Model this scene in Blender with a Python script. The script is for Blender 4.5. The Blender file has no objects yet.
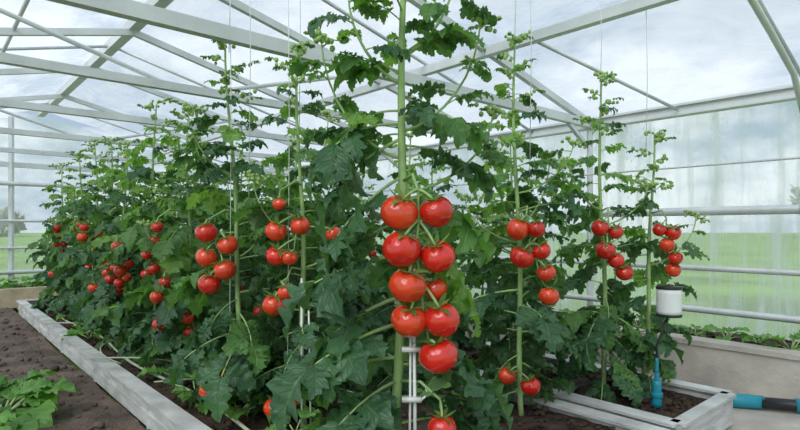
import bpy, math, random
import numpy as np
from mathutils import Vector
R=np.random.RandomState
scene=bpy.context.scene
H=1.0
C,S=.748,.664
def G(a,b,z=0.): return (C*a-S*b, S*a+C*b, z)
RIDGE_A,RIDGE_Z,WALL_A,EAVE_Z,LEFT_A,END_B,BACK_B=1.3,2.65,4.3,1.89,-1.7,9.3,-2.2

# ---------------------------------------------------------------- materials
def nmat(name):
    m=bpy.data.materials.new(name); m.use_nodes=True
    nt=m.node_tree; nt.nodes.clear()
    return m,nt,nt.nodes,nt.links
def N(nt,t,**k):
    n=nt.nodes.new(t)
    for a,v in k.items():
        if a in n.inputs: n.inputs[a].default_value=v
        else: setattr(n,a,v)
    return n
def simple(name,col,rough=.5,metal=0.,var=.15,scale=8.,bump=0.,bscale=40.,coat=0.,stretch=None,spec=.5,sss=0.):
    m,nt,n,l=nmat(name)
    out=N(nt,'ShaderNodeOutputMaterial'); p=N(nt,'ShaderNodeBsdfPrincipled')
    p.inputs['Roughness'].default_value=rough; p.inputs['Metallic'].default_value=metal
    p.inputs['Coat Weight'].default_value=coat; p.inputs['Specular IOR Level'].default_value=spec
    p.inputs['Coat Roughness'].default_value=.06
    tc=N(nt,'ShaderNodeTexCoord'); src=tc.outputs['Object']
    if stretch:
        mp=N(nt,'ShaderNodeMapping'); mp.inputs['Scale'].default_value=stretch; l.new(src,mp.inputs[0]); src=mp.outputs[0]
    nz=N(nt,'ShaderNodeTexNoise'); nz.inputs['Scale'].default_value=scale; nz.inputs['Detail'].default_value=5
    l.new(src,nz.inputs['Vector'])
    r=N(nt,'ShaderNodeValToRGB'); e=r.color_ramp.elements
    e[0].position=.3; e[1].position=.7
    e[0].color=tuple(max(0,c*(1-var)) for c in col)+(1,); e[1].color=tuple(min(1,c*(1+var)) for c in col)+(1,)
    l.new(nz.outputs['Fac'],r.inputs[0]); l.new(r.outputs[0],p.inputs['Base Color'])
    if bump:
        n2=N(nt,'ShaderNodeTexNoise'); n2.inputs['Scale'].default_value=bscale; n2.inputs['Detail'].default_value=6
        l.new(src,n2.inputs['Vector'])
        b=N(nt,'ShaderNodeBump'); b.inputs['Strength'].default_value=bump; b.inputs['Distance'].default_value=.02
        l.new(n2.outputs['Fac'],b.inputs['Height']); l.new(b.outputs[0],p.inputs['Normal'])
    l.new(p.outputs[0],out.inputs[0])
    return m
def leafmat(name,c0,c1,vein,trans=.18,rough=.40):
    m,nt,n,l=nmat(name)
    out=N(nt,'ShaderNodeOutputMaterial'); p=N(nt,'ShaderNodeBsdfPrincipled'); p.inputs['Roughness'].default_value=rough
    p.inputs['Specular IOR Level'].default_value=.55
    tc=N(nt,'ShaderNodeTexCoord')
    nz=N(nt,'ShaderNodeTexNoise'); nz.inputs['Scale'].default_value=7; nz.inputs['Detail'].default_value=3
    l.new(tc.outputs['Object'],nz.inputs['Vector'])
    r=N(nt,'ShaderNodeValToRGB'); e=r.color_ramp.elements; e[0].position=.33;e[1].position=.70
    e[0].color=c0+(1,); e[1].color=c1+(1,)
    l.new(nz.outputs['Fac'],r.inputs[0])
    sp=N(nt,'ShaderNodeSeparateXYZ'); l.new(tc.outputs['UV'],sp.inputs[0])
    s1=N(nt,'ShaderNodeMath',operation='SUBTRACT'); l.new(sp.outputs[0],s1.inputs[0]); s1.inputs[1].default_value=.5
    ab=N(nt,'ShaderNodeMath',operation='ABSOLUTE'); l.new(s1.outputs[0],ab.inputs[0])
    mid=N(nt,'ShaderNodeMapRange'); l.new(ab.outputs[0],mid.inputs[0]); mid.inputs[1].default_value=.0; mid.inputs[2].default_value=.05; mid.inputs[3].default_value=1; mid.inputs[4].default_value=0
    m1=N(nt,'ShaderNodeMath',operation='MULTIPLY'); l.new(sp.outputs[1],m1.inputs[0]); m1.inputs[1].default_value=9.
    m2=N(nt,'ShaderNodeMath',operation='MULTIPLY'); l.new(ab.outputs[0],m2.inputs[0]); m2.inputs[1].default_value=5.
    d=N(nt,'ShaderNodeMath',operation='SUBTRACT'); l.new(m1.outputs[0],d.inputs[0]); l.new(m2.outputs[0],d.inputs[1])
    pp=N(nt,'ShaderNodeMath',operation='PINGPONG'); l.new(d.outputs[0],pp.inputs[0]); pp.inputs[1].default_value=.5
    sv=N(nt,'ShaderNodeMapRange'); l.new(pp.outputs[0],sv.inputs[0]); sv.inputs[1].default_value=0.; sv.inputs[2].default_value=.09; sv.inputs[3].default_value=.55; sv.inputs[4].default_value=0
    mx=N(nt,'ShaderNodeMath',operation='MAXIMUM'); l.new(mid.outputs[0],mx.inputs[0]); l.new(sv.outputs[0],mx.inputs[1])
    mul=N(nt,'ShaderNodeMath',operation='MULTIPLY'); l.new(mx.outputs[0],mul.inputs[0]); mul.inputs[1].default_value=.6
    mix=N(nt,'ShaderNodeMixRGB'); l.new(mul.outputs[0],mix.inputs[0]); l.new(r.outputs[0],mix.inputs[1]); mix.inputs[2].default_value=vein+(1,)
    geo=N(nt,'ShaderNodeNewGeometry')
    under=N(nt,'ShaderNodeMixRGB'); bf=N(nt,'ShaderNodeMath',operation='MULTIPLY'); bf.inputs[1].default_value=.45
    l.new(geo.outputs['Backfacing'],bf.inputs[0]); l.new(bf.outputs[0],under.inputs[0]); l.new(mix.outputs[0],under.inputs[1]); under.inputs[2].default_value=(.24,.36,.17,1)
    l.new(under.outputs[0],p.inputs['Base Color'])
    b=N(nt,'ShaderNodeBump'); b.inputs['Strength'].default_value=.7; b.inputs['Distance'].default_value=.006; b.invert=True
    l.new(mx.outputs[0],b.inputs['Height']); l.new(b.outputs[0],p.inputs['Normal'])
    tr=N(nt,'ShaderNodeBsdfTranslucent')
    g=N(nt,'ShaderNodeMixRGB',blend_type='MULTIPLY'); g.inputs[0].default_value=1; l.new(mix.outputs[0],g.inputs[1]); g.inputs[2].default_value=(1.7,2.0,.7,1)
    l.new(g.outputs[0],tr.inputs[0])
    ms=N(nt,'ShaderNodeMixShader'); ms.inputs[0].default_value=trans
    l.new(p.outputs[0],ms.inputs[1]); l.new(tr.outputs[0],ms.inputs[2]); l.new(ms.outputs[0],out.inputs[0])
    return m
def filmmat(name,lo,hi,tint,scale,stretch,rot=(0,0,0),drops=False,uv=False,white=(.88,.92,.95)):
    m,nt,n,l=nmat(name)
    out=N(nt,'ShaderNodeOutputMaterial'); tc=N(nt,'ShaderNodeTexCoord')
    mp=N(nt,'ShaderNodeMapping'); mp.inputs['Scale'].default_value=stretch; mp.inputs['Rotation'].default_value=rot
    l.new(tc.outputs['UV' if uv else 'Object'],mp.inputs[0])
    nz=N(nt,'ShaderNodeTexNoise'); nz.inputs['Scale'].default_value=scale; nz.inputs['Detail'].default_value=8; nz.inputs['Roughness'].default_value=.68; nz.inputs['Distortion'].default_value=.8
    l.new(mp.outputs[0],nz.inputs['Vector'])
    mr=N(nt,'ShaderNodeMapRange'); l.new(nz.outputs['Fac'],mr.inputs[0]); mr.inputs[1].default_value=.40; mr.inputs[2].default_value=.62; mr.inputs[3].default_value=lo; mr.inputs[4].default_value=hi
    fac=mr.outputs[0]
    if drops:
        v=N(nt,'ShaderNodeTexVoronoi'); v.inputs['Scale'].default_value=42
        mp2=N(nt,'ShaderNodeMapping'); mp2.inputs['Scale'].default_value=(1,1,.45); l.new(tc.outputs['Object'],mp2.inputs[0]); l.new(mp2.outputs[0],v.inputs['Vector'])
        vr=N(nt,'ShaderNodeMapRange'); l.new(v.outputs['Distance'],vr.inputs[0]); vr.inputs[1].default_value=.14; vr.inputs[2].default_value=.26; vr.inputs[3].default_value=.6; vr.inputs[4].default_value=0
        n3=N(nt,'ShaderNodeTexNoise'); n3.inputs['Scale'].default_value=2.2
        mp3=N(nt,'ShaderNodeMapping'); mp3.inputs['Scale'].default_value=(1,1,.2); l.new(tc.outputs['Object'],mp3.inputs[0]); l.new(mp3.outputs[0],n3.inputs['Vector'])
        r3=N(nt,'ShaderNodeMapRange'); l.new(n3.outputs['Fac'],r3.inputs[0]); r3.inputs[1].default_value=.42; r3.inputs[2].default_value=.6
        mm=N(nt,'ShaderNodeMath',operation='MULTIPLY'); l.new(vr.outputs[0],mm.inputs[0]); l.new(r3.outputs[0],mm.inputs[1])
        ad=N(nt,'ShaderNodeMath',operation='ADD',use_clamp=True); l.new(mm.outputs[0],ad.inputs[0]); l.new(fac,ad.inputs[1]); fac=ad.outputs[0]
        n4=N(nt,'ShaderNodeTexNoise'); n4.inputs['Scale'].default_value=14; n4.inputs['Detail'].default_value=4
        mp4=N(nt,'ShaderNodeMapping'); mp4.inputs['Scale'].default_value=(1,1,.06); l.new(tc.outputs['Object'],mp4.inputs[0]); l.new(mp4.outputs[0],n4.inputs['Vector'])
        r4=N(nt,'ShaderNodeMapRange'); l.new(n4.outputs['Fac'],r4.inputs[0]); r4.inputs[1].default_value=.5; r4.inputs[2].default_value=.70; r4.inputs[3].default_value=0; r4.inputs[4].default_value=.45
        a4=N(nt,'ShaderNodeMath',operation='ADD',use_clamp=True); l.new(r4.outputs[0],a4.inputs[0]); l.new(fac,a4.inputs[1]); fac=a4.outputs[0]
    t=N(nt,'ShaderNodeBsdfTransparent'); t.inputs[0].default_value=tint+(1,)
    d=N(nt,'ShaderNodeBsdfDiffuse'); d.inputs[0].default_value=white+(1,)
    tl=N(nt,'ShaderNodeBsdfTranslucent'); tl.inputs[0].default_value=white+(1,)
    m1=N(nt,'ShaderNodeMixShader'); m1.inputs[0].default_value=.72; l.new(d.outputs[0],m1.inputs[1]); l.new(tl.outputs[0],m1.inputs[2])
    m2=N(nt,'ShaderNodeMixShader'); l.new(fac,m2.inputs[0]); l.new(t.outputs[0],m2.inputs[1]); l.new(m1.outputs[0],m2.inputs[2])
    gl=N(nt,'ShaderNodeBsdfGlossy'); gl.inputs['Roughness'].default_value=.15; gl.inputs[0].default_value=(.9,.95,1,1)
    m3=N(nt,'ShaderNodeMixShader'); m3.inputs[0].default_value=.03; l.new(m2.outputs[0],m3.inputs[1]); l.new(gl.outputs[0],m3.inputs[2])
    l.new(m3.outputs[0],out.inputs[0])
    return m
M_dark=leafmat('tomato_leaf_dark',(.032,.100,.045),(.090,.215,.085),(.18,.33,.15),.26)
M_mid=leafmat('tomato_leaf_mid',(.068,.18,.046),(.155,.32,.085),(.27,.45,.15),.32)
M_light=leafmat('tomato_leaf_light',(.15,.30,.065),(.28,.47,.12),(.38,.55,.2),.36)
M_stem=simple('tomato_stem',(.34,.50,.19),.5,var=.22,scale=12)
M_tom=simple('tomato_skin',(.68,.020,.010),.18,var=.28,scale=7,coat=.6,spec=.5)
M_tomo=simple('tomato_skin_orange',(.76,.055,.014),.18,var=.28,scale=9,coat=.6,spec=.5)
M_bud=simple('flower_bud',(.30,.46,.13),.5,var=.35,scale=30)
PM=[M_stem,M_dark,M_mid,M_light,M_tom,M_tomo,M_bud]
STEM,DARK,MID,LIGHT,TOM,TOMO,BUD=range(7)
M_alu=simple('galvanised_steel',(.66,.68,.69),.42,.2,var=.12,scale=5,bump=.1)
M_alw=simple('white_painted_steel',(.66,.68,.69),.45,.0,var=.12,scale=4,bump=.08)
M_pipe=simple('grey_steel_pipe',(.60,.63,.65),.35,.3,var=.12,scale=5)
M_board=simple('weathered_board',(.60,.60,.58),.55,var=.28,scale=5,bump=.3,bscale=30,stretch=(1,1,5))
M_conc=simple('concrete',(.46,.42,.37),.85,var=.3,scale=3,bump=.4,bscale=25)
M_soil=simple('dark_soil',(.070,.045,.032),.9,var=.6,scale=14,bump=1.,bscale=45,spec=.3)
M_path=simple('brown_earth',(.125,.086,.065),.7,var=.6,scale=4,bump=1.,bscale=30,spec=.45)
M_grass=simple('meadow_grass',(.19,.32,.065),.9,var=.45,scale=.5,bump=.5,bscale=30)
M_white=simple('white_plastic',(.85,.86,.85),.35,var=.04)
M_black=simple('black_rubber',(.02,.022,.026),.4,var=.2)
M_teal=simple('teal_plastic',(.015,.27,.36),.35,var=.1)
M_hose=simple('pale_drip_tube',(.50,.52,.38),.5,var=.15)
M_twine=simple('white_twine',(.75,.77,.75),.8,var=.05)
M_tree_hazed=simple('hazed_tree_foliage',(.40,.40,.33),.9,var=.2,scale=.6)  # pale grey-brown: distance haze put into the foliage colour
M_bark=simple('bark',(.32,.29,.26),.9)
M_roof=filmmat('roof_film',.38,.85,(.93,.96,1.),1.,(13,7,1),uv=True,white=(.80,.84,.88))
M_wall=filmmat('wall_film',.30,.60,(.93,.97,.98),3.5,(1,1,.3),drops=True)
M_end=filmmat('end_wall_film',.22,.45,(.93,.97,.98),2.5,(1,1,.4))
M_lett=leafmat('young_leaf',(.09,.25,.04),(.21,.44,.09),(.34,.52,.2),.28)

# ---------------------------------------------------------------- mesh builder
class MB:
    def __init__(s): s.v=[];s.f=[];s.uv=[];s.m=[];s.n=0
    def add(s,V,F,UV,M):
        V=np.asarray(V,float).reshape(-1,3); F=np.asarray(F,int)
        s.v.append(V); s.f.append(F+s.n); s.uv.append(UV); s.n+=len(V)
        s.m.append(np.full(len(F),M) if np.isscalar(M) else np.asarray(M))
    def get(s): return np.concatenate(s.v),np.concatenate(s.f),np.concatenate(s.uv),np.concatenate(s.m)
    def grid(s,P,mat,closed=False,U=None,T=None):
        r,c,_=P.shape
        i=np.arange(r-1)[:,None]; jn=c if closed else c-1; j=np.arange(jn)[None,:]
        a=i*c+j; b=i*c+(j+1)%c; d=(i+1)*c+j; e=(i+1)*c+(j+1)%c
        F=np.stack([a,b,e,d],-1).reshape(-1,4)
        if U is None: U=np.linspace(0,1,c)
        if T is None: T=np.linspace(0,1,r)
        uv=np.stack(np.broadcast_arrays(U[None,:],T[:,None]),-1).reshape(-1,2)
        s.add(P.reshape(-1,3),F,uv,mat)
    def tube(s,path,rad,mat,n=8):
        P=np.asarray(path,float); k=len(P); rad=np.broadcast_to(np.asarray(rad,float),(k,))
        T=np.gradient(P,axis=0); T/=np.linalg.norm(T,axis=1)[:,None]+1e-9
        ref=np.array([0,0,1.]) if abs(T[:,2]).mean()<.8 else np.array([1.,0,0])
        A=np.cross(T,ref); A/=np.linalg.norm(A,axis=1)[:,None]+1e-9; B=np.cross(T,A)
        th=np.linspace(0,2*np.pi,n,endpoint=False)
        g=P[:,None]+rad[:,None,None]*(np.cos(th)[None,:,None]*A[:,None]+np.sin(th)[None,:,None]*B[:,None])
        g=np.concatenate([P[0]+(g[:1]-P[0])*.05,g,P[-1]+(g[-1:]-P[-1])*.05])
        s.grid(g,mat,True,U=np.full(n,.3))
    def box(s,p0,p1,w,h,mat,up=(0,0,1)):
        p0=np.array(p0,float);p1=np.array(p1,float);t=p1-p0;t/=np.linalg.norm(t)
        a=np.cross(t,up);a/=np.linalg.norm(a);b=np.cross(a,t)
        V=[p+sa*a*w/2+sb*b*h/2 for p in(p0,p1) for sa,sb in((-1,-1),(1,-1),(1,1),(-1,1))]
        F=[[0,3,2,1],[4,5,6,7],[0,1,5,4],[1,2,6,5],[2,3,7,6],[3,0,4,7]]
        s.add(V,F,np.zeros((8,2)),mat)
    def sphere(s,c,r,mat,nu=8,nv=6,sc=(1,1,1),jit=0,rng=None):
        ph=np.linspace(.02,np.pi-.02,nv);th=np.linspace(0,2*np.pi,nu,endpoint=False)
        g=np.stack([np.sin(ph)[:,None]*np.cos(th),np.sin(ph)[:,None]*np.sin(th),np.cos(ph)[:,None]*np.ones(nu)],-1)
        if jit: g=g*(1+jit*rng.uniform(-1,1,g.shape[:2]))[...,None]
        s.grid(np.array(c)+g*r*np.array(sc),mat,True)
    def build(s,name,mats,smooth=True,loc=None):
        V,F,UV,Mt=s.get()
        if loc is not None: V=V-np.array(loc)
        me=bpy.data.meshes.new(name); nf=len(F)
        me.vertices.add(len(V)); me.vertices.foreach_set('co',V.astype(np.float32).ravel())
        me.loops.add(nf*4); me.loops.foreach_set('vertex_index',F.astype(np.int32).ravel())
        me.polygons.add(nf); me.polygons.foreach_set('loop_start',np.arange(0,nf*4,4,dtype=np.int32))
        me.polygons.foreach_set('loop_total',np.full(nf,4,dtype=np.int32))
        for m in mats: me.materials.append(m)
        me.polygons.foreach_set('material_index',Mt.astype(np.int32))
        me.polygons.foreach_set('use_smooth',np.full(nf,smooth))
        me.update(calc_edges=True); me.validate()
        ul=me.uv_layers.new(name='UVMap'); ul.data.foreach_set('uv',UV[F.ravel()].astype(np.float32).ravel())
        o=bpy.data.objects.new(name,me); scene.collection.objects.link(o)
        if loc is not None: o.location=loc
        return o

# ---------------------------------------------------------------- leaves
def rotm(az,el,roll):
    ca,sa=math.cos(az),math.sin(az); ce,se=math.cos(el),math.sin(el)
    y=np.array([ca*ce,sa*ce,se]); x=np.array([sa,-ca,0.]); z=np.cross(x,y)
    cr,sr=math.cos(roll),math.sin(roll)
    x2=x*cr+z*sr; z2=-x*sr+z*cr
    return np.stack([x2,y,z2])
def leaflet(L,W,lobes,per,cols,rng,droop=.3,depth=.42,cup=.3):
    rows=max(lobes*per+1,5); t=np.linspace(0,1,rows); u=np.linspace(-1,1,cols)
    env=np.sin(np.pi*np.clip(t,0,1)**.72)**.7
    if lobes>1:
        ph=(t*lobes)%1; tooth=1-np.abs(ph*2-1); tooth=tooth**.8
        w=W*env*(1-depth+depth*tooth)
    else: tooth=0*t; w=W*env
    w=np.maximum(w,.012*L)
    asym=1+.12*rng.uniform(-1,1)
    X=u[None,:]*w[:,None]; X=np.where(X>0,X*asym,X)
    Y=L*(.05+.95*t)[:,None]+.38*np.abs(X)*(t<.97)[:,None]
    ph=rng.uniform(0,6)
    wave=.14*W*np.sin(t*lobes*3.1+ph)[:,None]*np.abs(u)[None,:]*np.sign(u)[None,:]+.14*W*np.cos(t*lobes*6.28+ph)[:,None]*(u**2)[None,:]
    Z=cup*np.abs(X)-droop*L*(t**2)[:,None]+wave-.25*np.abs(X)**2/W
    X=X+ .14*L*rng.uniform(-1,1)*(t**2)[:,None]
    return np.stack([X,Y,Z],-1),(u*.5+.5),t
def compound(rng,hi,mat,small=False):
    b=MB(); arch=rng.uniform(.12,.3); dr=rng.uniform(.4,.95); sw=rng.uniform(-.15,.15)
    def rp(t): return np.array([sw*t*t,t*(1-.12*dr*t),arch*t-dr*t*t*.7])
    ts=np.linspace(0,.74,8 if hi else 4)
    b.tube([rp(t) for t in ts],np.linspace(.015,.007,len(ts)),STEM,6 if hi else 4)
    def put(t,ang,L,W,roll=0,lob=3):
        P,U,T=leaflet(L,W,lob,4 if hi else 2,5 if hi else 3,rng,droop=rng.uniform(.15,.7),depth=rng.uniform(.28,.50),cup=rng.uniform(.1,.5))
        d=rp(t+.02)-rp(t-.02); el=math.atan2(d[2],d[1])
        R_=rotm(math.pi/2-ang,el*.8+rng.uniform(-.4,.15),roll)
        Q=P@R_
        b.grid(Q+rp(t),mat,False,U,T)
    put(.72,rng.uniform(-.15,.15),.39,.175*rng.uniform(.9,1.25),rng.uniform(-.3,.3),5)
    for t,l in ((.28,.22),(.43,.29),(.58,.32),(.70,.28)):
        for sgn in(-1,1):
            L=l*rng.uniform(.75,1.2)
            put(t+rng.uniform(-.03,.03),sgn*rng.uniform(.85,1.3),L,L*.45*rng.uniform(.85,1.2),sgn*rng.uniform(-.1,.6),4 if hi else 3)
    for t in (.36,.51):
        for sgn in(-1,1): put(t,sgn*1.2,.11,.05,0,2)
    return b.get()
rt=R(5)
T_hi={m:[compound(rt,True,m) for _ in range(9)] for m in(DARK,MID,LIGHT)}
T_lo={m:[compound(rt,False,m) for _ in range(6)] for m in(DARK,MID,LIGHT)}
def put_leaf(b,p,az,el,size,rng,hi,mat,roll=None):
    V,F,UV,Mt=(T_hi if hi else T_lo)[mat][rng.randint(9 if hi else 6)]
    M=rotm(az,el,rng.uniform(-.5,.5) if roll is None else roll)
    b.add(V*size@M+np.array(p),F,UV,Mt)

# ---------------------------------------------------------------- tomato fruit
def fruit(b,c,r,rng,hi,joint=None):
    nu,nv=(28,18) if hi else (12,9)
    ph=np.linspace(.03,np.pi-.03,nv);th=np.linspace(0,2*np.pi,nu,endpoint=False)
    ob=rng.uniform(.88,1.0); k=rng.randint(4,7); ph0=rng.uniform(0,6)
    rr=1+(.025*np.cos(k*th+ph0)[None,:]+.015*np.cos(2*th+ph0*2)[None,:])*np.sin(ph)[:,None]
    rr=rr*(1+.03*np.cos(ph))[:,None]
    z=np.cos(ph)*ob; z=z-.20*np.exp(-(ph/.35)**2)+.05*np.exp(-((np.pi-ph)/.3)**2)
    g=np.stack([rr*np.sin(ph)[:,None]*np.cos(th),rr*np.sin(ph)[:,None]*np.sin(th),z[:,None]*np.ones(nu)],-1)*r
    tx,ty=rng.uniform(-.3,.3,2)
    if joint is not None:
        d=np.array(joint)-np.array(c); d=d/np.linalg.norm(d); up=np.array([d[0]*.5,d[1]*.4-.42+rng.uniform(-.15,.12),1.])
    else: up=np.array([tx,ty-.1,1.])
    up/=np.linalg.norm(up); x=np.cross([0,1,0],up);x/=np.linalg.norm(x);y=np.cross(up,x); M=np.stack([x,y,up])
    b.grid(g@M+np.array(c),TOMO if rng.rand()<.35 else TOM,True)
    top=np.array(c)+up*r*(ob-.17)
    n=6 if hi else 5
    for k in range(n):
        a=k*2*math.pi/n+rng.uniform(-.2,.2); L=r*rng.uniform(.8,1.2)
        P,U,T=leaflet(L,r*.16,1,4,3,rng,droop=rng.uniform(-.3,.5))
        Q=P@rotm(a,rng.uniform(.15,.5),0)@M
        b.grid(Q+top,MID if k%2 else LIGHT,False,U,T)
    if joint is not None:
        j=np.array(joint); m=(top+j)/2+up*r*.35
        tt=np.linspace(0,1,6)[:,None]
        b.tube((1-tt)**2*top+2*tt*(1-tt)*m+tt**2*j,.06*r+.0012,STEM,5)
def truss(b,stem_at,fr,rng,hi,yoff=-.09,r_st=.005,xoff=0.):
    zt=max(f[1] for f in fr)+.09; zb=min(f[1] for f in fr)
    s0=stem_at(zt); xm=np.mean([f[0] for f in fr])+xoff
    pts=[s0,s0+np.array([xm*.5,yoff*.7,.015])]
    for z in np.linspace(zt-.03,zb+.03,6):
        near=[f[0]+xoff for f in fr if abs(f[1]-z)<.1] or [xm]
        pts.append(np.array([s0[0]+np.mean(near),s0[1]+yoff*.9,z]))
    pts=np.array(pts)
    b.tube(pts,np.linspace(r_st,r_st*.6,len(pts)),STEM,6)
    for k,f in enumerate(fr):
        c=np.array([s0[0]+f[0]+xoff,s0[1]+yoff+(f[3] if len(f)>3 else rng.uniform(-.02,.02)),f[1]])
        zj=f[1]+f[2]*1.25
        i=np.argmin(abs(pts[1:,2]-zj))+1
        fruit(b,c,f[2],rng,hi,pts[i])
def budcluster(b,at,top,rng,n=7,sc=1.):
    for k in range(n):
        z=top-(.05*n-.05)*sc+.05*k*sc; a=k*2.2+rng.uniform(-.4,.4); L=sc*rng.uniform(.06,.11)*(1.15-k*.07)
        p0=at(z); d=np.array([math.cos(a),math.sin(a)*.8,.35]); p1=p0+d*L
        b.tube([p0,(p0+p1)/2+[0,0,.012],p1],[.003,.0022,.0015],STEM,5)
        for q in range(7):
            c=p0+d*L*(.4+.12*q)+rng.uniform(-.018,.018,3)
            b.sphere(c,rng.uniform(.007,.0125)*(.5+.5*sc),BUD,7,5,(1,1,1.15))
            if q%4==1: put_leaf(b,c,a+rng.uniform(-1,1),.4,.055*sc,rng,False,MID)
    for q in range(11):
        c=at(top)+rng.uniform(-1,1,3)*np.array([.04,.035,.022])*sc
        b.sphere(c,rng.uniform(.008,.013)*(.5+.5*sc),BUD,7,5)

def tomato_plant(x,y,top,seed,hi=True,lean=(0,0),nleaf=40,trusses=(),custom=(),z0=.13,r0=.013,size=.36,auto_trusses=0,buds=True,zmin=.22,curve=0.,shoots=(),nshoot=0,low=0,thin=.84):
    rng=R(seed); b=MB()
    zs=np.linspace(z0-.04,top,22); t=(zs-zs[0])/(top-zs[0])
    px=x+lean[0]*(1-t)**1.5+.010*np.sin(t*9+seed)+curve*np.sin(t*math.pi)
    py=y+lean[1]*(1-t)+.012*np.cos(t*8+seed)
    rad=r0*(1-.68*t**1.6)
    b.tube(np.stack([px,py,zs],1),rad,STEM,10 if hi else 6)
    def at(z): return np.array([np.interp(z,zs,px),np.interp(z,zs,py),z])
    TR=[]
    for tr in trusses:
        zt=max(f[1] for f in tr)+.09; dx=x-at(zt)[0]
        TR.append([(f[0]+dx,)+tuple(f[1:]) for f in tr])
    for tr in TR: truss(b,at,tr,rng,hi,yoff=-.09)
    for k in range(auto_trusses):
        z=rng.uniform(.50,1.04); d=rng.uniform(.10,.22)
        an=math.radians(rng.uniform(190,310))
        tr=[(rng.uniform(-.055,.055),z-.08*q,rng.uniform(.031,.044)) for q in range(rng.randint(1,5))]
        truss(b,at,tr,rng,hi,yoff=d*math.sin(an),xoff=d*math.cos(an))
    spans=[(min(f[1] for f in tr)-.05,max(f[1] for f in tr)+.20) for tr in TR]
    az=rng.uniform(0,6)
    for k in range(nleaf):
        q=(k+.5)/nleaf; q=q**1.1
        z=zmin+(top-.16-zmin)*q
        az+=2.4+rng.uniform(-.3,.3)
        a=az%(2*math.pi)
        tt=(z-z0)/(top-z0)
        s=size*(1.05-thin*max(0,(tt-.40)/.60)**.9)*rng.uniform(.65,1.15)
        if tt<.2: s*=.85
        if any(lo<z<h2 for lo,h2 in spans) and math.sin(a)<.05: a=-a
        el=-.35+.75*tt+rng.uniform(-.35,.25)
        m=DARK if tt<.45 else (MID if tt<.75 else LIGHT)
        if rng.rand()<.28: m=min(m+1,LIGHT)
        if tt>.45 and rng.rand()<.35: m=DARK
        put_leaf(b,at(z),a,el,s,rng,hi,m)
    for k in range(low):
        a=k*2.4+rng.uniform(-.3,.3); z=rng.uniform(.28,.62)
        if any(lo-.05<z<h2-.1 for lo,h2 in spans) and math.sin(a)<.05: a=-a
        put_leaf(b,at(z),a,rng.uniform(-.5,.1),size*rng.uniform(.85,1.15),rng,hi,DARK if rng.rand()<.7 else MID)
    for (z,azd,eld,s,m) in custom:
        put_leaf(b,at(z),math.radians(azd),math.radians(eld),s,rng,True,m,roll=rng.uniform(-.3,.3))
    SH=list(shoots)
    for k in range(nshoot):
        SH.append((rng.uniform(.75,top-.65),rng.choice([0,180])+rng.uniform(-50,50),rng.uniform(.14,.27),rng.uniform(.2,.34)))
    for (z,azd,out_,rise) in SH:
        a=math.radians(azd); p0=at(z); d=np.array([math.cos(a),math.sin(a),0])
        tt=np.linspace(0,1,9); P=p0+d*(out_*np.sin(tt*1.5))[:,None]+np.array([0,0,1.])*(rise*tt**1.5)[:,None]
        b.tube(P,np.linspace(.0055,.0025,9),STEM,6)
        def sat(zz,P=P): 
            return np.array([np.interp(zz,P[:,2],P[:,0]),np.interp(zz,P[:,2],P[:,1]),zz])
        for k in range(5):
            put_leaf(b,P[min(3+k,8)],a+k*2.4+rng.uniform(-.4,.4),rng.uniform(-.2,.5),rng.uniform(.10,.17)*(1.1-.05*k),rng,hi,rng.choice([MID,LIGHT,MID,DARK]))
        budcluster(b,sat,P[-1][2],rng,2,.55)
    if buds: budcluster(b,at,top,rng,7 if hi else 4)
    return b.build('tomato_plant',PM,loc=(x,y,z0)),at

# main plant
tomato_plant(.023,1.58,2.15,11,True,lean=(-.05,0),nleaf=12,zmin=1.25,r0=.0165,size=.27,thin=.5,
  trusses=[[(-.025,1.042,.053,.0),(.078,1.045,.047,.01),(-.018,.942,.053,-.015),(.080,.922,.049,0),(-.002,.844,.052,-.01),(.076,.83,.034,.03),(.002,.747,.050,0),(.091,.75,.049,-.01),(.082,.652,.053,-.01)],
           [(.09,.46,.040,-.05),(.11,.385,.036,-.05)]],
  shoots=[(1.2,175,.24,.36),(1.28,10,.24,.34),(1.1,20,.30,.26),(1.42,200,.16,.24),(1.5,-15,.16,.24)],
  custom=[(1.30,190,-5,.34,DARK),(1.34,172,-10,.26,MID),(1.32,-10,5,.28,MID),(1.24,15,-10,.30,DARK),(1.12,5,-25,.32,MID),(1.45,170,25,.2,MID),(1.5,0,20,.2,MID),
          (1.15,195,-40,.38,DARK),(1.26,185,-35,.36,DARK),(1.02,180,-25,.34,DARK),(.92,205,-20,.38,DARK),(.80,190,-25,.44,DARK),(.72,215,-15,.42,DARK),(.62,175,-15,.40,MID),(.55,235,-10,.36,DARK),(.48,200,0,.36,DARK),
          (1.02,5,-35,.38,LIGHT),(.92,15,-50,.38,MID),(.72,20,-25,.34,DARK),(.60,-10,-15,.34,DARK),(.50,15,-10,.34,DARK),(.42,10,-5,.34,DARK),(.5,-120,-10,.26,DARK),(.4,-130,-10,.3,DARK),
          (.9,95,-10,.36,DARK),(.7,80,-10,.36,DARK),(.6,110,-10,.36,DARK),(1.6,200,30,.16,LIGHT),(1.65,-20,30,.16,LIGHT),(.45,150,-10,.34,MID),(.36,225,-5,.3,DARK)])
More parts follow.
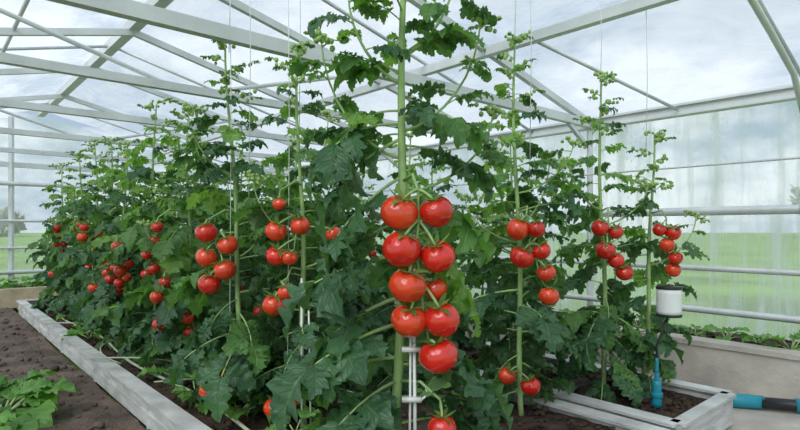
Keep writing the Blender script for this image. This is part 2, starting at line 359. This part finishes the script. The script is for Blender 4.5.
# neighbours
tomato_plant(-.835,2.62,1.90,21,True,lean=(.12,-.05),nleaf=48,nshoot=3,low=5,
  trusses=[[(-.063,.98,.050),(.039,.922,.048),(-.068,.864,.048),(.024,.806,.052),(-.058,.738,.052)],[(.068,.306,.043),(-.048,.248,.045),(.01,.33,.04)]])
tomato_plant(-.46,2.45,1.82,22,True,lean=(.03,0),nleaf=46,nshoot=3,low=4,
  trusses=[[(-.064,1.104,.03),(-.082,.986,.048),(.023,1.01,.044),(-.082,.877,.046),(-.023,.87,.036),(.17,.973,.036)],[(-.036,.72,.04),(-.09,.664,.052)],[(-.095,.21,.045),(-.02,.25,.04)]])
tomato_plant(.54,2.55,1.90,23,True,lean=(.04,0),nleaf=38,nshoot=4,low=3,
  trusses=[[(-.005,.995,.052),(.075,.995,.040),(.019,.868,.055),(.104,.896,.043),(.123,.797,.043),(.132,.693,.045)],[(.052,.283,.045),(-.047,.32,.04)]])
tomato_plant(1.06,2.86,1.80,24,True,lean=(.03,0),nleaf=36,size=.33,nshoot=3,low=10,
  trusses=[[(-.031,1.0,.045),(.047,.98,.038),(-.016,.886,.048),(.042,.834,.041),(.088,.772,.044)]])
tomato_plant(1.38,2.94,1.50,25,True,lean=(-.06,0),nleaf=26,size=.25,nshoot=1,low=2,
  trusses=[[(0,.99,.036),(.069,.974,.040),(.032,.91,.040),(.074,.842,.037),(.074,.778,.04)]])
# receding rows
sd=40
rr=R(3)
for a,bs,tp in ((1.2,(3.25,3.85,4.45,5.05,5.65,6.25,6.9),1.74),(1.7,(2.9,3.6,4.3,5.0,5.7,6.5),1.62),(2.15,(2.3,3.1,3.9,4.8,5.8),1.55),(2.8,(2.1,2.8,3.6,4.5,5.5,6.5),1.5)):
    for bb in bs:
        sd+=1; X,Y,_=G(a+rr.uniform(-.06,.06),bb+rr.uniform(-.05,.05))
        tomato_plant(X,Y,tp+rr.uniform(-.12,.14),sd,False,nleaf=54,auto_trusses=4 if a<1.5 else 1,size=.36,zmin=.18,nshoot=2,thin=.72)

# ---------------------------------------------------------------- greenhouse
def gb(b,p,q,w,h,m,up=(0,0,1)): b.box(G(*p),G(*q),w,h,m,up)
def roofz(a): 
    return EAVE_Z+(RIDGE_Z-EAVE_Z)*(WALL_A-a)/(WALL_A-RIDGE_A) if a>RIDGE_A else RIDGE_Z-(RIDGE_Z-EAVE_Z)*(RIDGE_A-a)/(RIDGE_A-LEFT_A)
for i,bb in enumerate((2.38,3.5,4.75,6.1,7.6)):
    b=MB()
    gb(b,(LEFT_A+.08,bb,EAVE_Z),(WALL_A-.06,bb,EAVE_Z),.05,.065 if i==0 else .05,0)
    gb(b,(LEFT_A+.08,bb,EAVE_Z+.02),(RIDGE_A,bb,RIDGE_Z-.05),.04,.05,0); gb(b,(RIDGE_A,bb,RIDGE_Z-.05),(WALL_A-.06,bb,EAVE_Z+.02),.04,.05,0)
    gb(b,(WALL_A-.35,bb,EAVE_Z-.03),(WALL_A-.06,bb,EAVE_Z-.2),.03,.03,0)
    if i%2==1:
        for s in(-1,1):
            b.tube([G(RIDGE_A+s*.1,bb,EAVE_Z),G(RIDGE_A+s*1.4,bb,roofz(RIDGE_A+s*1.4)-.04)],.014,0,8)
    b.build('roof_truss',[M_alw],False)
b=MB()
for bb in (-.6,.85,2.38,3.5,4.75,6.1,7.6):
    gb(b,(WALL_A-.01,bb,.27),(WALL_A-.01,bb,EAVE_Z-.05),.04,.04,0,(1,0,0))
    gb(b,(LEFT_A+.01,bb,0),(LEFT_A+.01,bb,EAVE_Z-.05),.04,.04,0,(1,0,0))
b.build('side_posts',[M_alu],False)
b=MB()
for bb in (-.6,.85,2.95,5.4,8.4):
    for s in ((RIDGE_A,WALL_A),(RIDGE_A,LEFT_A)):
        b.tube([G(s[0],bb,RIDGE_Z-.0),G(s[1],bb,EAVE_Z+.0)],.013,0,8)
b.build('rafter_tubes',[M_pipe])
b=MB()
for aa in (LEFT_A,WALL_A):
    gb(b,(aa,BACK_B,EAVE_Z),(aa,END_B,EAVE_Z),.06,.055,0)
    gb(b,(aa,BACK_B,EAVE_Z+.035),(aa,END_B,EAVE_Z+.035),.11,.016,0)
    gb(b,(aa,BACK_B,EAVE_Z-.035),(aa,END_B,EAVE_Z-.035),.09,.014,0)
b.build('eave_gutter',[M_alw],False)
b=MB()
gb(b,(RIDGE_A,BACK_B,RIDGE_Z),(RIDGE_A,END_B,RIDGE_Z),.08,.08,0)
for aa in (2.9,-.3,): 
    gb(b,(aa,BACK_B,roofz(aa)-.04),(aa,END_B,roofz(aa)-.04),.055,.06,0)
for aa in (.5,): b.tube([G(aa,BACK_B,roofz(aa)-.02),G(aa,END_B,roofz(aa)-.02)],.014,0,8)
b.build('roof_purlins',[M_alw],False)
b=MB()
b.tube([G(2.9,.85,roofz(2.9)-.05),G(3.45,.85,2.05),G(3.9,.85,1.92),G(WALL_A-.05,.85,1.60)],.018,0,10)
b.tube([G(2.9,2.0,roofz(2.9)-.05),G(WALL_A-.05,1.65,EAVE_Z)],.012,0,8)
b.build('corner_brace',[M_alu])
b=MB()
for z,r in ((1.12,.032),(.71,.02),(.41,.024),(1.45,.008)):
    b.tube([G(WALL_A-.09,t,z) for t in np.linspace(BACK_B,END_B-.2,12)],r,0,10)
for bb in (.85,2.38,3.5,4.75,6.1,7.6):
    b.box(G(WALL_A-.09,bb-.03,1.12),G(WALL_A-.09,bb+.03,1.12),.078,.078,0)
b.build('side_wall_rails',[M_alu])
b=MB()
for z,r in ((1.62,.03),(1.1,.022),(.72,.02),(.38,.03)):
    b.tube([G(LEFT_A,END_B-.05,z),G(WALL_A,END_B-.05,z)],r,0,10)
for aa in (-.9,.1,.95,2.2,3.2):
    gb(b,(aa,END_B-.02,0),(aa,END_B-.02,roofz(aa)),.05,.05,0,(1,0,0))
b.box(G(LEFT_A,END_B,EAVE_Z),G(WALL_A,END_B,EAVE_Z),.06,.07,0)
b.build('gable_frame',[M_alu],False)
def quadobj(name,pts,mat,n=1):
    me=bpy.data.meshes.new(name); me.from_pydata(pts,[],[list(range(len(pts)))]); me.materials.append(mat)
    o=bpy.data.objects.new(name,me); scene.collection.objects.link(o); return o
def filmwall(name,aa):
    b=MB(); bs=np.linspace(BACK_B,END_B,160); zz=np.linspace(0,EAVE_Z,14); P=np.zeros((160,14,3))
    for i,bb in enumerate(bs):
        for j,z in enumerate(zz):
            P[i,j]=G(aa+.008*math.sin(bb*9+math.sin(z*3))*math.sin(z/EAVE_Z*math.pi)+.004*math.sin(bb*23+z*2),bb,z)
    b.grid(P,0); b.build(name,[M_wall])
filmwall('wall_right',WALL_A+.08); filmwall('wall_left',LEFT_A-.08)
quadobj('wall_end',[G(LEFT_A,END_B+.05,0),G(WALL_A,END_B+.05,0),G(WALL_A,END_B+.05,EAVE_Z),G(RIDGE_A,END_B+.05,RIDGE_Z),G(LEFT_A,END_B+.05,EAVE_Z)],M_end)
def roofsheet(a0,z0,a1,z1):
    b=MB(); ns,nb=14,90
    s=np.linspace(0,1,ns); t=np.linspace(BACK_B,END_B,nb)
    P=np.zeros((nb,ns,3))
    for i,bb in enumerate(t):
        for j,q in enumerate(s):
            a=a0+(a1-a0)*q; z=z0+(z1-z0)*q+.07+.018*math.sin(bb*5.2)*math.sin(q*math.pi)+.01*math.sin(q*22+bb)
            P[i,j]=G(a,bb,z)
    b.grid(P,0,U=s*.35,T=np.linspace(0,1.2,nb)); return b
b=roofsheet(RIDGE_A,RIDGE_Z,WALL_A+.1,EAVE_Z); V,F,UV,Mt=roofsheet(LEFT_A-.1,EAVE_Z,RIDGE_A,RIDGE_Z).get(); b.add(V,F,UV+np.array([2.,0]),Mt)
b.build('ceiling',[M_roof])

# ---------------------------------------------------------------- ground
def ground(name,a0,a1,b0,b1,z,mat,amp,step,seed,clods=0,cs=(.006,.022)):
    rng=R(seed); b=MB(); na=max(3,int((a1-a0)/step)); nb=max(3,int((b1-b0)/step))
    A,B=np.meshgrid(np.linspace(a0,a1,na),np.linspace(b0,b1,nb))
    h=np.zeros_like(A)
    for f,w in ((2.1,.45),(5.3,.35),(11,.25),(23,.15)):
        for _ in range(4):
            an=rng.uniform(0,6.28); h+=w*np.sin(f*rng.uniform(.7,1.3)*(A*math.cos(an)+B*math.sin(an))+rng.uniform(0,6)+1.5*np.sin(f*.4*A+B))*.35
    h+=rng.uniform(-.22,.22,h.shape)
    Z=z+amp*h
    P=np.stack([C*A-S*B,S*A+C*B,Z],-1); b.grid(P,0)
    for k in range(clods):
        aa=rng.uniform(a0+.03,a1-.03); q=rng.rand()**1.8; bb=b0+.03+(b1-b0-.06)*q
        r=rng.uniform(cs[0],cs[1])*rng.uniform(.4,1)*(1+1.3*(rng.rand()<.06))
        i=min(nb-1,int(q*(nb-1))); j=min(na-1,int((aa-a0)/(a1-a0)*(na-1)))
        b.sphere(G(aa,bb,Z[i,j]+r*.3),r,0,7,5,(1,1,.65),.28,rng)
    return b.build(name,[mat])
ground('floor',-1.7,.84,-.5,END_B,0,M_path,.03,.03,1,3200)
ground('walkway',.90,3.74,-.5,END_B,-.01,M_conc,.002,.1,2)
ground('soil_bed',.9,2.28,.3,7.6,.12,M_soil,.022,.035,3,3200)
ground('soil_bed',2.47,3.08,.98,7.6,.11,M_soil,.018,.03,4,1500)
ground('soil_bed',3.88,4.34,-1,END_B-.1,.245,M_soil,.015,.03,5,900)
def board_frame(a0,a1,b0,b1,h=.15,t=.035):
    b=MB()
    for aa in(a0,a1): 
        gb(b,(aa,b0,h/2),(aa,b1,h/2),t,h,0); gb(b,(aa,b0,h),(aa,b1,h),t+.05,.014,0)
        gb(b,(aa,b0,h*.45),(aa,b1,h*.45),t+.012,.012,0)
    for bb in(b0,b1): gb(b,(a0,bb,h/2),(a1,bb,h/2),t,h,0); gb(b,(a0,bb,h),(a1,bb,h),t+.03,.014,0)
    k=b0+.4
    while k<b1:
        for aa in(a0,a1): gb(b,(aa,k,0),(aa,k,h+.003),t+.02,.035,0,(1,0,0))
        k+=1.1
    return b.build('planter_box_frame',[M_board],False)
board_frame(.87,2.30,.25,7.65); board_frame(2.45,3.10,.95,7.65)
b=MB()
gb(b,(3.8,-1.2,.12),(3.8,END_B,.12),.12,.26,0); gb(b,(3.8,-1.2,.262),(3.8,END_B,.262),.15,.03,0)
b.build('concrete_curb',[M_conc],False)
b=MB(); gb(b,(-1.6,8.3,.12),(3.7,8.3,.12),.1,.24,0); b.build('timber_edging',[simple('pale_timber',(.5,.42,.28),.7,var=.2)],False)
ground('soil_bed',-1.6,3.7,8.36,END_B-.1,.2,M_soil,.02,.06,6)
b=MB(); P=np.array([[(x,y,-.06) for x in np.linspace(-90,90,20)] for y in np.linspace(-60,120,20)]); b.grid(P,0); b.build('meadow_ground',[M_grass])

# leafy low plants
def rosette(b,p,size,n,rng,mat=0,wd=.34):
    for k in range(n):
        a=k*2.4+rng.uniform(-.3,.3); L=size*rng.uniform(.6,1.1); el=rng.uniform(.3,1.1)
        st=np.array(p)+np.array([math.cos(a)*math.cos(el),math.sin(a)*math.cos(el),math.sin(el)])*L*.5
        b.tube([p,(np.array(p)+st)/2+[0,0,.01*size],st],size*.025,1,5)
        P,U,T=leaflet(L*.8,L*wd,5,3,7,rng,droop=rng.uniform(.3,.8),depth=.1,cup=.25)
        b.grid(P@rotm(a,el*.6,rng.uniform(-.3,.3))+st,mat,False,U,T)
rg=R(8)
def rosobj(name,pts,size,n,wd=.34):
    b=MB()
    for p in pts: rosette(b,p,size*rg.uniform(.7,1.2),n,rg,wd=wd)
    b.build(name,[M_lett,M_stem])
for p in ((-2.06,2.80),(-1.93,2.50),(-2.22,3.1),(-1.80,2.25)):
    rosobj('leafy_green_plant',[(p[0],p[1],0.02)],.23,12,.46)
rosobj('seedling_row',[G(4.02+rg.uniform(-.06,.06),q,.25) for q in np.arange(.5,7.5,.19)],.14,8)
rosobj('low_crop_row',[G(q,8.75+rg.uniform(-.2,.2),.2) for q in np.arange(-1.,3.2,.22)],.26,9)
rosobj('bed_seedlings',[G(rg.uniform(.98,1.3),q,.13) for q in np.arange(1.6,6,.2)]+[G(rg.uniform(1.9,2.2),q,.13) for q in np.arange(1.9,3,.3)]+[G(2.75,1.9,.12),G(2.9,2.1,.12)],.14,6,.4)

# drip tubes
b=MB()
for k in range(11):
    a0=rg.uniform(1.0,2.0); b0=rg.uniform(1.9,4.8)
    pts=[]
    for t in np.linspace(0,1,14):
        pts.append(G(a0+.24*math.sin(t*3+k),b0+t*.9,.152+.05*math.sin(t*math.pi)))
    b.tube(pts,.005,0,6)
b.tube([G(1.02+.03*math.sin(q*3),q,.155) for q in np.linspace(.5,7.3,40)],.008,0,8)
b.build('drip_irrigation_tube',[M_hose])
b=MB()
for x,y,z in ((-.83,2.62,1.85),(-.46,2.45,1.2),(-.70,2.5,1.1),(.54,2.55,1.8),(.60,2.5,1.2),(1.06,2.86,1.7),(1.33,2.92,1.4),(-.50,2.40,.3),(-.79,2.5,.3)):
    a=C*x+S*y
    b.tube([(x,y,z),(x+.008,y,(z+roofz(a))/2),(x,y,roofz(a)-.02)],.002,0,5)
b.build('trellis_twine',[M_twine])
b=MB()
b.tube([(-.43,2.36,.12),(-.43,2.36,.78)],.005,0,6); b.tube([(-.39,2.36,.12),(-.40,2.36,.7)],.004,0,6)
b.build('support_stake',[M_white])
b=MB()
b.tube([(.045,1.53,.1),(.04,1.52,.72)],.005,0,8)
b.tube([(.025,1.53,.1),(.03,1.52,.72)],.0035,0,8)
for z in (.66,.52,.38):
    b.box((.005,1.515,z),(.06,1.515,z),.025,.012,0)
    b.tube([(.06,1.51,z),(.078,1.52,z+.01),(.072,1.53,z+.03)],.0035,0,6)
b.build('plant_clip_stake',[M_white])

# feeder device
b=MB(); cx,cy=1.325,2.66
def cyl(b,x,y,z0,z1,r0,r1,m,n=24):
    k=6; b.tube([(x,y,z0+(z1-z0)*i/k) for i in range(k+1)],np.linspace(r0,r1,k+1),m,n)
cyl(b,cx,cy,.575,.70,.056,.058,0); cyl(b,cx,cy,.70,.712,.060,.060,1); cyl(b,cx,cy,.565,.578,.059,.059,1)
b.tube([(cx,cy,.575),(cx-.03,cy,.5),(cx-.06,cy,.42),(cx-.06,cy,.3)],.006,1,8)
cyl(b,cx-.06,cy,.12,.25,.024,.020,2); cyl(b,cx-.06,cy,.25,.285,.012,.012,2); cyl(b,cx-.06,cy,.17,.19,.028,.028,2)
cyl(b,cx-.06,cy,.285,.36,.008,.008,2)
b.build('water_sensor_feeder',[M_white,M_black,M_teal])
b=MB()
b.tube([(2.0,3.0,.03),(2.25,2.92,.03),(2.6,2.8,.03),(3.2,2.5,.03)],.032,0,14)
b.tube([(1.82,3.06,.03),(1.90,3.035,.03),(2.02,3.0,.03)],[.036,.04,.036],1,14)
b.tube([(2.16,2.95,.03),(2.24,2.92,.03)],.038,1,14)
b.tube([(1.82,3.06,.03),(1.6,3.2,.04),(1.45,3.1,.15),(1.3,2.9,.17),(1.1,2.95,.16)],.008,0,8)
b.build('garden_hose',[M_black,M_teal])

# trees far outside
rg2=R(77)
for k,(x,y,h) in enumerate([(-62,60,3.5),(-50,66,4),(-74,50,4),(46,56,5.5),(58,50,8),(66,40,8.5),(54,58,7),(72,46,8)]):
    b=MB(); b.tube([(x,y,-.1),(x+.1,y,h*.5),(x,y,h*.8)],[.3,.2,.08],1,8)
    n=1500; u=rg2.normal(size=(n,3)); u/=np.linalg.norm(u,axis=1)[:,None]
    lob=rg2.uniform(-1,1,(12,3))*np.array([h*.9,h*.5,h*.22])
    cen=np.array([x,y,h*.52])+lob[rg2.randint(12,size=n)]+u*h*.26*rg2.uniform(.6,1,(n,1))
    cen[:,2]=np.maximum(cen[:,2],.3)
    e1=rg2.normal(size=(n,3))*.35; e2=rg2.normal(size=(n,3))*.35
    V=np.stack([cen-e1,cen-e2,cen+e1,cen+e2],1).reshape(-1,3); F=np.arange(n*4).reshape(-1,4)
    b.add(V,F,np.zeros((n*4,2)),0); b.build('background_tree',[M_tree_hazed,M_bark],False)

# ---------------------------------------------------------------- world & light
w=bpy.data.worlds.new('sky'); scene.world=w; w.use_nodes=True; nt=w.node_tree; nt.nodes.clear(); l=nt.links
out=N(nt,'ShaderNodeOutputWorld'); bg=N(nt,'ShaderNodeBackground'); bg.inputs[1].default_value=1.32
tc=N(nt,'ShaderNodeTexCoord'); mp=N(nt,'ShaderNodeMapping'); mp.inputs['Scale'].default_value=(1,1,2.2); l.new(tc.outputs['Generated'],mp.inputs[0])
nz=N(nt,'ShaderNodeTexNoise'); nz.inputs['Scale'].default_value=3.6; nz.inputs['Detail'].default_value=9; nz.inputs['Roughness'].default_value=.6; l.new(mp.outputs[0],nz.inputs['Vector'])
r=N(nt,'ShaderNodeValToRGB'); e=r.color_ramp.elements; e[0].position=.43; e[0].color=(.33,.42,.53,1); e[1].position=.60; e[1].color=(.84,.88,.92,1)
l.new(nz.outputs['Fac'],r.inputs[0]); l.new(r.outputs[0],bg.inputs[0]); l.new(bg.outputs[0],out.inputs[0])
sl=bpy.data.lights.new('sun','SUN'); sl.energy=3.2; sl.angle=math.radians(40); sl.color=(1,.98,.94)
so=bpy.data.objects.new('sun',sl); scene.collection.objects.link(so); so.rotation_euler=(math.radians(46),math.radians(-14),math.radians(-15))
cd=bpy.data.cameras.new('camera'); cd.sensor_width=36; cd.lens=36*540/800; cd.shift_y=13/800; cd.clip_end=300
co=bpy.data.objects.new('camera',cd); scene.collection.objects.link(co); co.location=(0,0,H); co.rotation_euler=(math.pi/2,0,0)
scene.camera=co
scene.view_settings.view_transform='Standard'
